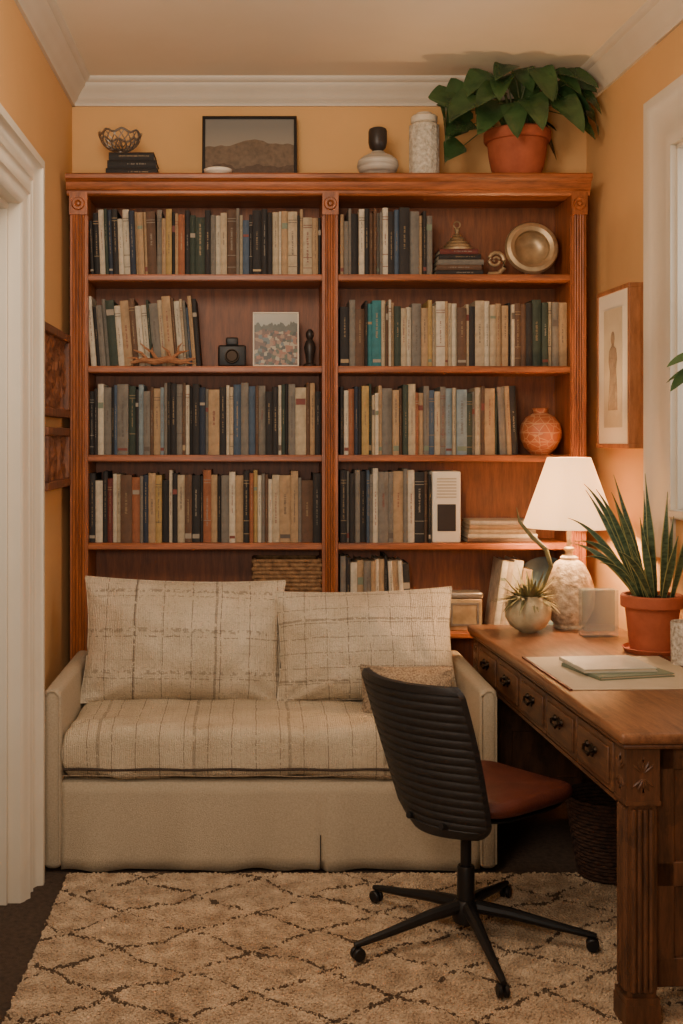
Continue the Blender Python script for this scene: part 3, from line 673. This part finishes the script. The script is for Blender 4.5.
# ---------------------------------------------------------------- desk objects
lx,ly=PX(569,4.22),4.22
t=thing('table_lamp','lit table lamp with cream cone shade and textured jar base','lamp',(lx,ly,DT))
bm=bmesh.new(); prof=[(0,0),(.054,0),(.057,.006),(.054,.012)]
for i in range(40):
    s=i/39; prof.append((.054+.040*math.sin(PI*(s**.95))**.8-.006*s,.014+.225*s))
prof+=[(.038,.246),(.03,.25),(.032,.258),(.024,.264),(0,.264)]
lathe(bm,prof,72)
for vv in bm.verts:
    if .02<vv.co.z<.24:
        a=math.atan2(vv.co.y,vv.co.x); vv.co.xy*=1+.03*noise.noise(Vector((a*6,vv.co.z*60,2)))+.010*math.sin(a*12+vv.co.z*80)
obj('jar_base',bm,M('carved_stoneware',col(214,196,168),col(138,116,92),46,.7,.6,60),t,smooth=60)
obj('neck',LATHE([(0,.262),(.014,.262),(.014,.28),(.02,.285),(.02,.292),(.009,.298),(.009,.40),(0,.40)],20),'brass',t)
obj('shade',LATHE([(.168,.368),(.078,.624),(.0765,.624),(.1665,.368)],56),'shade',t,recalc=False)
bm=bmesh.new()
for k in range(3):
    a=2*PI*k/3+.3; tube(bm,[(.008*math.cos(a),.008*math.sin(a),.56),(.0785*math.cos(a),.0785*math.sin(a),.612)],.002,5)
tube(bm,[(0,0,.50),(0,0,.575)],.003,6); tube(bm,[(0,.008,.40),(0,.035,.43),(0,.035,.50),(0,0,.545)],.002,5); tube(bm,[(0,-.008,.40),(0,-.035,.43),(0,-.035,.50),(0,0,.545)],.002,5)
obj('shade_carrier',bm,'brass',t)
bm=bmesh.new(); bmesh.ops.create_uvsphere(bm,u_segments=20,v_segments=12,radius=.028); obj('bulb',bm,'bulb',t,loc=(0,0,.460))
t=thing('succulent_pot','round cream pot with bushy spiky plant left of the lamp','plant',(PX(528,4.13),4.13,DT))
obj('pot',LATHE([(0,0),(.03,0),(.034,.004),(.062,.02),(.08,.05),(.082,.076),(.072,.106),(.052,.124),(.044,.13),(.042,.126),(.038,.118),(0,.116)],36),M('stone_pot',col(200,186,150),col(152,138,106),16,.7,.3,60),t)
bm=bmesh.new(); rr=random.Random(9)
for k in range(150):
    a=rr.uniform(0,2*PI); e=rr.uniform(-.05,1.35); d=(math.cos(a)*math.cos(e)-.2,math.sin(a)*math.cos(e),math.sin(e))
    blade(bm,(.025*math.cos(a),.025*math.sin(a),.118),d,(0,0,1),rr.uniform(.05,.115),.017,lambda s:(1-s)**.5,rr.uniform(-.2,.7),.3,5)
obj('foliage',bm,'dry',t,smooth=60)
pts=[(.02,0,.11),(.05,-.03,.17),(.07,-.05,.24),(.05,-.06,.30),(-.0,-.06,.345),(-.045,-.06,.40),(-.055,-.06,.45)]
obj('curved_pod',TUBE(pts,[.004,.006,.008,.009,.008,.005,.001],8),'dry',t)
t=thing('glass_block','clear square glass block vase in front of the lamp base','vase',(PX(598,4.04),4.035,DT),AL)
bm=bmesh.new(); box(bm,-.062,.062,-.03,.03,0,.165); box(bm,-.052,.052,-.022,.022,.02,.1649); obj('block',bm,'glass',t,bevel=.003)
tag(obj('ink_bottle',LATHE([(0,0),(.024,0),(.027,.004),(.027,.07),(.02,.085),(.012,.09),(.012,.1),(.015,.101),(.015,.12),(0,.121)],24),'darkcer',loc=(1.325,4.0,DT)),'small dark bottle between glass block and snake plant pot','bottle')
SP=Vector((1.292,3.74,DT))
t=thing('snake_plant','snake plant with long mottled leaves in terracotta pot on desk','plant',SP)
obj('pot',LATHE([(0,.0),(.068,0),(.07,.004),(.084,.13),(.086,.145),(.097,.146),(.1,.15),(.1,.182),(.097,.186),(.087,.186),(.084,.174),(0,.174)],40),'terra',t)
obj('saucer',LATHE([(0,0),(.085,0),(.095,.014),(.092,.016),(.084,.006),(0,.004)],36),'terra',t)
obj('soil',LATHE([(0,.181),(.05,.18),(.0845,.176)],24),'soil',t)
def sn(s): return (.6+.4*math.sin(PI*min(1,s*1.2)))*(1-max(0,(s-.45)/.55)**1.8)
for (bx_,by,tx,ty,tz,W,dr_) in ((-.04,-.01,-.24,-.06,.76,.023,.34),(-.05,-.03,-.29,-.1,.62,.023,.5),(-.05,.0,-.24,-.04,.50,.024,.5),(-.02,.02,-.12,.0,.50,.026,.06),(-.01,-.03,-.06,-.06,.44,.028,0),(.03,0,.05,.0,.52,.026,0),(-.03,.03,-.20,.06,.62,.024,.2),(.02,-.04,.04,-.12,.40,.028,.06),(.04,.02,.07,.0,.44,.026,0),(-.02,-.05,-.16,-.16,.46,.024,.35),(.0,.04,.0,.08,.52,.026,0),(-.03,-.03,-.17,-.12,.62,.024,.2),(.01,.0,-.03,-.02,.58,.025,0),(.05,-.03,.09,-.14,.52,.025,.12),
   (-.05,.01,-.27,.02,.64,.022,.4),(-.04,-.02,-.21,-.09,.70,.022,.3),(-.05,-.02,-.20,-.1,.42,.024,.4),(-.02,-.03,-.10,-.08,.38,.026,.1),(-.04,.03,-.24,.1,.50,.024,.4),(-.01,.02,-.11,.05,.62,.024,.1)):
    bm=bmesh.new(); b=Vector((bx_,by,.172)); d=Vector((tx,ty,tz+.0))-b; L=d.length
    blade(bm,b,d,(.35,-1,.2),L,W,sn,dr_,.3,14,1,lambda p:Vector((min(p.x,.095),p.y,p.z)),.5)
    obj('leaf',bm,['snake','leaf_edge'],t,smooth=60,solid=.002)
t=thing('patterned_cup','white patterned ceramic cup at right edge of desk','cup',(1.322,3.515,DT))
obj('body',LATHE([(0,0),(.044,0),(.048,.004),(.05,.13),(.048,.133),(.045,.13),(.043,.01),(0,.008)],36),M('speckled_glaze',col(222,212,194),col(120,106,92),90,.4),t)
t=thing('desk_blotter','wide flat beige blotter lying on the desk top','blotter',((.86+1.29)/2,3.40,DT),AL)
obj('pad',rbox(-.215,.215,-.235,.235,0,.004,.0015,1),'blotter',t)
for sx in(-1,1): obj('edge_strip',BOX(sx*.219-.004,sx*.219+.004,-.24,.24,0,.0055),'leather',t)
def nb(label,m,x,y,z,w_,d_,h_,rz):
    t=thing('notebook',label,'notebook',(x,y,z),math.radians(rz))
    bm=rbox(-w_/2,w_/2,-d_/2,d_/2,h_-.003,h_,.0012,1); b2=BOX(-w_/2,w_/2,-d_/2,d_/2,0,.003)
    me=bpy.data.meshes.new('q'); b2.to_mesh(me); b2.free(); bm.from_mesh(me); box(bm,-w_/2,-w_/2+.003,-d_/2,d_/2,.001,h_-.001)
    obj('cover',bm,m,t); obj('pages',BOX(-w_/2+.003,w_/2-.004,-d_/2+.004,d_/2-.004,.003,h_-.003),'paper',t,smooth=0); return z+h_+.0004
z=nb('sage green notebook under the pale one on the blotter','sage',1.07,3.40,DT+.0045,.24,.22,.010,14)
nb('pale grey notebook on top of the sage one on the blotter','silvercase',1.05,3.43,z,.22,.20,.011,6)
# ---------------------------------------------------------------- desk chair
CH=thing('desk_chair','black swivel chair with ribbed back and brown leather seat','chair',(.585,3.19,.0155),math.radians(38))
def shell(w0,w1,off,T,z0,z1,ribs,N=24,Mz=200):
    bm=bmesh.new(); G=[]
    for j in range(Mz+1):
        v=j/Mz; w=w0+(w1-w0)*math.sin(min(1,v*1.25)*PI/2)
        if v<.12: w*=1-.22*(1-v/.12)**2
        if v>.93: w*=1-.10*((v-.93)/.07)**2
        z=z0+(z1-z0)*v; row_=[]
        for i in range(N+1):
            u=i/N*2-1
            x=-.185+.062*u*u-.115*v**1.5+.03*(1-v)**3+off
            rb=(.0062*abs(math.sin(PI*ribs*v))**.7 if abs(u)<.93 and .06<v<.95 else .007)
            row_.append((x-rb,u*w/2,z,x+T))
        G.append(row_)
    A=[[bm.verts.new((p[0],p[1],p[2])) for p in r] for r in G]; B=[[bm.verts.new((p[3],p[1],p[2])) for p in r] for r in G]
    for j in range(Mz):
        for i in range(N):
            bm.faces.new((A[j][i],A[j][i+1],A[j+1][i+1],A[j+1][i])); bm.faces.new((B[j][i],B[j+1][i],B[j+1][i+1],B[j][i+1]))
    for i in range(N):
        bm.faces.new((A[0][i],B[0][i],B[0][i+1],A[0][i+1])); bm.faces.new((A[Mz][i],A[Mz][i+1],B[Mz][i+1],B[Mz][i]))
    for j in range(Mz):
        bm.faces.new((A[j][0],A[j+1][0],B[j+1][0],B[j][0])); bm.faces.new((A[j][N],B[j][N],B[j+1][N],A[j+1][N]))
    return bm
obj('backrest',shell(.315,.36,.01,.014,.325,.755,18),'blackrib',CH,smooth=60)
def sup(w,d,z0,z1,bul,n=40,cx=.105):
    bm=bmesh.new(); rings=[]
    for (f,z) in ((.0,z0),(.85,z0),(.96,z0+.008),(1,z0+(z1-z0)*.4),(1,z0+(z1-z0)*.6),(.96,z1-.006),(.88,z1),(.5,z1-bul),(0,z1-bul*1.2)):
        if f==0: rings.append([bm.verts.new((cx,0,z))]); continue
        r=[]
        for k in range(n):
            a=2*PI*k/n; c,s=math.cos(a),math.sin(a)
            r.append(bm.verts.new((cx+f*w/2*math.copysign(abs(c)**.5,c),f*d/2*math.copysign(abs(s)**.5,s),z-(.015*max(0,c)**4*f))))
        rings.append(r)
    for a,b in zip(rings,rings[1:]):
        for k in range(n):
            k2=(k+1)%n
            if len(a)==1: bm.faces.new((a[0],b[k2],b[k]))
            elif len(b)==1: bm.faces.new((a[k],a[k2],b[0]))
            else: bm.faces.new((a[k],a[k2],b[k2],b[k]))
    return bm
obj('seat',sup(.41,.36,.375,.425,.008),'leather',CH,smooth=60)
obj('seat_pan',sup(.36,.31,.354,.375,0),'black',CH,smooth=60)
bm=bmesh.new()
for s in (-1,1): tube(bm,[(.0,s*.06,.352),(-.05,s*.06,.349),(-.10,s*.06,.350),(-.14,s*.06,.356),(-.165,s*.06,.362)],.009,8)
obj('back_bracket',bm,'black',CH)
obj('gas_post',LATHE([(0,.08),(.024,.08),(.024,.2),(.022,.205),(.015,.205),(.015,.33),(.045,.338),(.05,.354),(0,.354)],24),'black',CH)
obj('hub',LATHE([(0,.05),(.034,.05),(.038,.06),(.036,.100),(.028,.112),(0,.112)],24),'black',CH)
for k in range(5):
    a=math.radians(165+72*k); ca,sa=math.cos(a),math.sin(a)
    bm=bmesh.new(); tube(bm,[(ca*r,sa*r,z) for r,z in ((.02,.095),(.12,.083),(.24,.060),(.335,.044),(.348,.042))],[.019,.016,.012,.009,.007],10)
    obj('base_arm',bm,'black',CH)
    ax=Vector((-sa,ca,0)); c0=Vector((ca*.338,sa*.338,.0185)); bm=bmesh.new()
    rotm=Matrix.Translation(c0)@ax.to_track_quat('Z','Y').to_matrix().to_4x4()
    for s in (-1,1):
        lathe(bm,[(0,s*.003),(.015,s*.003),(.0175,s*.005),(.0175,s*.012),(.015,s*.0145),(0,s*.0145)],20,rotm)
    tube(bm,[c0+Vector((0,0,.0)),c0+Vector((0,0,.025))],.005,8); lathe(bm,[(0,-.006),(.005,-.006),(.005,.006),(0,.006)],8,rotm)
    obj('caster',bm,'black',CH)
# ---------------------------------------------------------------- wall pictures
def plaque(label,y0,y1,z0,z1,sd):
    t=thing('carved_plaque',label,'wall plaque',(-.75,(y0+y1)/2,(z0+z1)/2)); hy=(y1-y0)/2; hz=(z1-z0)/2
    bm=bmesh.new()
    for a in ((-hy,hy,-hz,-hz+.03),(-hy,hy,hz-.03,hz),(-hy,-hy+.03,-hz+.03,hz-.03),(hy-.03,hy,-hz+.03,hz-.03)): box(bm,0,.045,*a)
    obj('frame',bm,'darkwood',t,bevel=.004)
    bm=bmesh.new(); N=40; g=[]
    for i in range(N+1):
        for j in range(N+1):
            y=-hy+.025+(2*hy-.05)*i/N; z=-hz+.025+(2*hz-.05)*j/N
            h=.024+.014*math.sin(math.hypot(y*2,z)*70+noise.noise(Vector((y*12,z*12,sd)))*5)*.6+.01*noise.noise(Vector((y*25,z*25,sd)))
            g.append(bm.verts.new((h,y,z)))
    for i in range(N):
        for j in range(N): a=i*(N+1)+j; bm.faces.new((g[a],g[a+N+1],g[a+N+2],g[a+1]))
    obj('relief',bm,'darkwood',t,smooth=70)
plaque('larger upper carved wood plaque on left wall',3.84,4.40,1.483,1.80,1)
plaque('smaller lower carved wood plaque on left wall',3.93,4.40,1.225,1.445,7)
pm=M('aged_print_paper',col(206,190,162),col(188,170,140),8,.8)
t=picture('wall_picture','tall wood framed figure drawing with cream mount on right wall',(1.30,4.25,1.37),(0,0,0),.34,.59,.016,.045,'framewd',pm,.060,rec=.9)
wx=1.36+(4.72-4.25)*SL
t.location=(wx-.016,4.25,1.37); t.rotation_euler=(0,0,-PI/2+AL)
obj('backing',BOX(-.17,.17,.0,.014,0,.59),'framewd',t)
yf=-.045*.9-.0035
bm=bmesh.new()
body=[(-.045,.14),(.05,.14),(.046,.22),(.036,.29),(.046,.33),(.036,.365),(.012,.375),(-.012,.375),(-.034,.36),(-.04,.32),(-.026,.28),(-.034,.22)]
prism(bm,[(x,yf,z) for x,z in body],(0,.002,0))
prism(bm,[(.018*math.cos(2*PI*k/20)+.002,yf,.405+.025*math.sin(2*PI*k/20)) for k in range(20)],(0,.002,0))
prism(bm,[(-.008,yf,.37),(.012,yf,.37),(.012,yf,.385),(-.008,yf,.385)],(0,.002,0))
for q in (-.02,.0,.022): tube(bm,[(q,yf,.145),(q*.8,yf-.0005,.24),(q*.6,yf,.33)],.0016,4)
obj('drawn_figure',bm,'sepia',t)
# hanging plant by the window
HP=Vector((1.33,3.16,1.50))
t=thing('hanging_plant','trailing green houseplant hanging beside the window at right edge','plant',HP)
obj('pot',LATHE([(0,0),(.04,0),(.06,.04),(.068,.1),(.07,.11),(.064,.11),(.06,.098),(0,.095)],28),'cream',t)
bm=bmesh.new()
for k in range(3):
    a=2*PI*k/3; tube(bm,[(.068*math.cos(a),.068*math.sin(a),.105),(0,0,.55)],.0015,5)
tube(bm,[(0,0,.55),(0,0,CZ-1.50)],.0015,5); obj('cord',bm,'paper',t)
bm=bmesh.new()
for (x,y,z,dx,dy,dz) in ((-.13,-.02,.13,-1,-.1,-.1),(-.11,-.06,.12,-.7,-.6,0),(-.10,.05,.10,-.9,.5,-.2),(-.04,-.09,.13,-.3,-1,0),(-.02,.0,.15,-.4,.2,.6),(-.13,.0,.09,-.8,-.3,-.4)):
    tube(bm,[(0,0,.09),(x*.5,y*.5,z+.03),(x,y,z)],.002,5); blade(bm,(x,y,z),(dx,dy,dz),(0,-.6,1),.08,.045,heart,.3,.2,8)
obj('foliage',bm,'leaf',t,smooth=60)
# ---------------------------------------------------------------- light
w=bpy.data.worlds.new('World'); bpy.context.scene.world=w; w.use_nodes=True
bg=w.node_tree.nodes['Background']; bg.inputs[0].default_value=(1,.88,.74,1); bg.inputs[1].default_value=.19
def area(name,loc,tgt,size,e,c):
    l=bpy.data.lights.new(name,'AREA'); l.size=size; l.energy=e; l.color=c
    o=bpy.data.objects.new(name,l); C.objects.link(o); o.location=loc
    o.rotation_euler=(Vector(tgt)-Vector(loc)).to_track_quat('-Z','Y').to_euler(); return o
area('room_fill',(-.3,2.0,2.55),(.15,4.3,1.35),.6,25,(1,.85,.68))  # general fill added overhead, no fixture behind it
area('ceiling_fill',(-.1,.7,1.5),(.1,3.5,2.87),.5,26,(1,.87,.72))  # unseen fill added to brighten the ceiling, no lamp stands here
area('window_daylight',(1.75,3.3,1.9),(0,3.4,1.2),.9,9,(.95,.95,1))
cam=bpy.data.cameras.new('Camera'); co=bpy.data.objects.new('Camera',cam); C.objects.link(co)
co.location=(0,0,1.4); co.rotation_euler=(PI/2,0,0)
cam.sensor_width=36; cam.lens=36*1150/1024; cam.shift_x=(341.5-255)/1024; cam.shift_y=-(512-440)/1024; cam.clip_start=.05
bpy.context.scene.camera=co
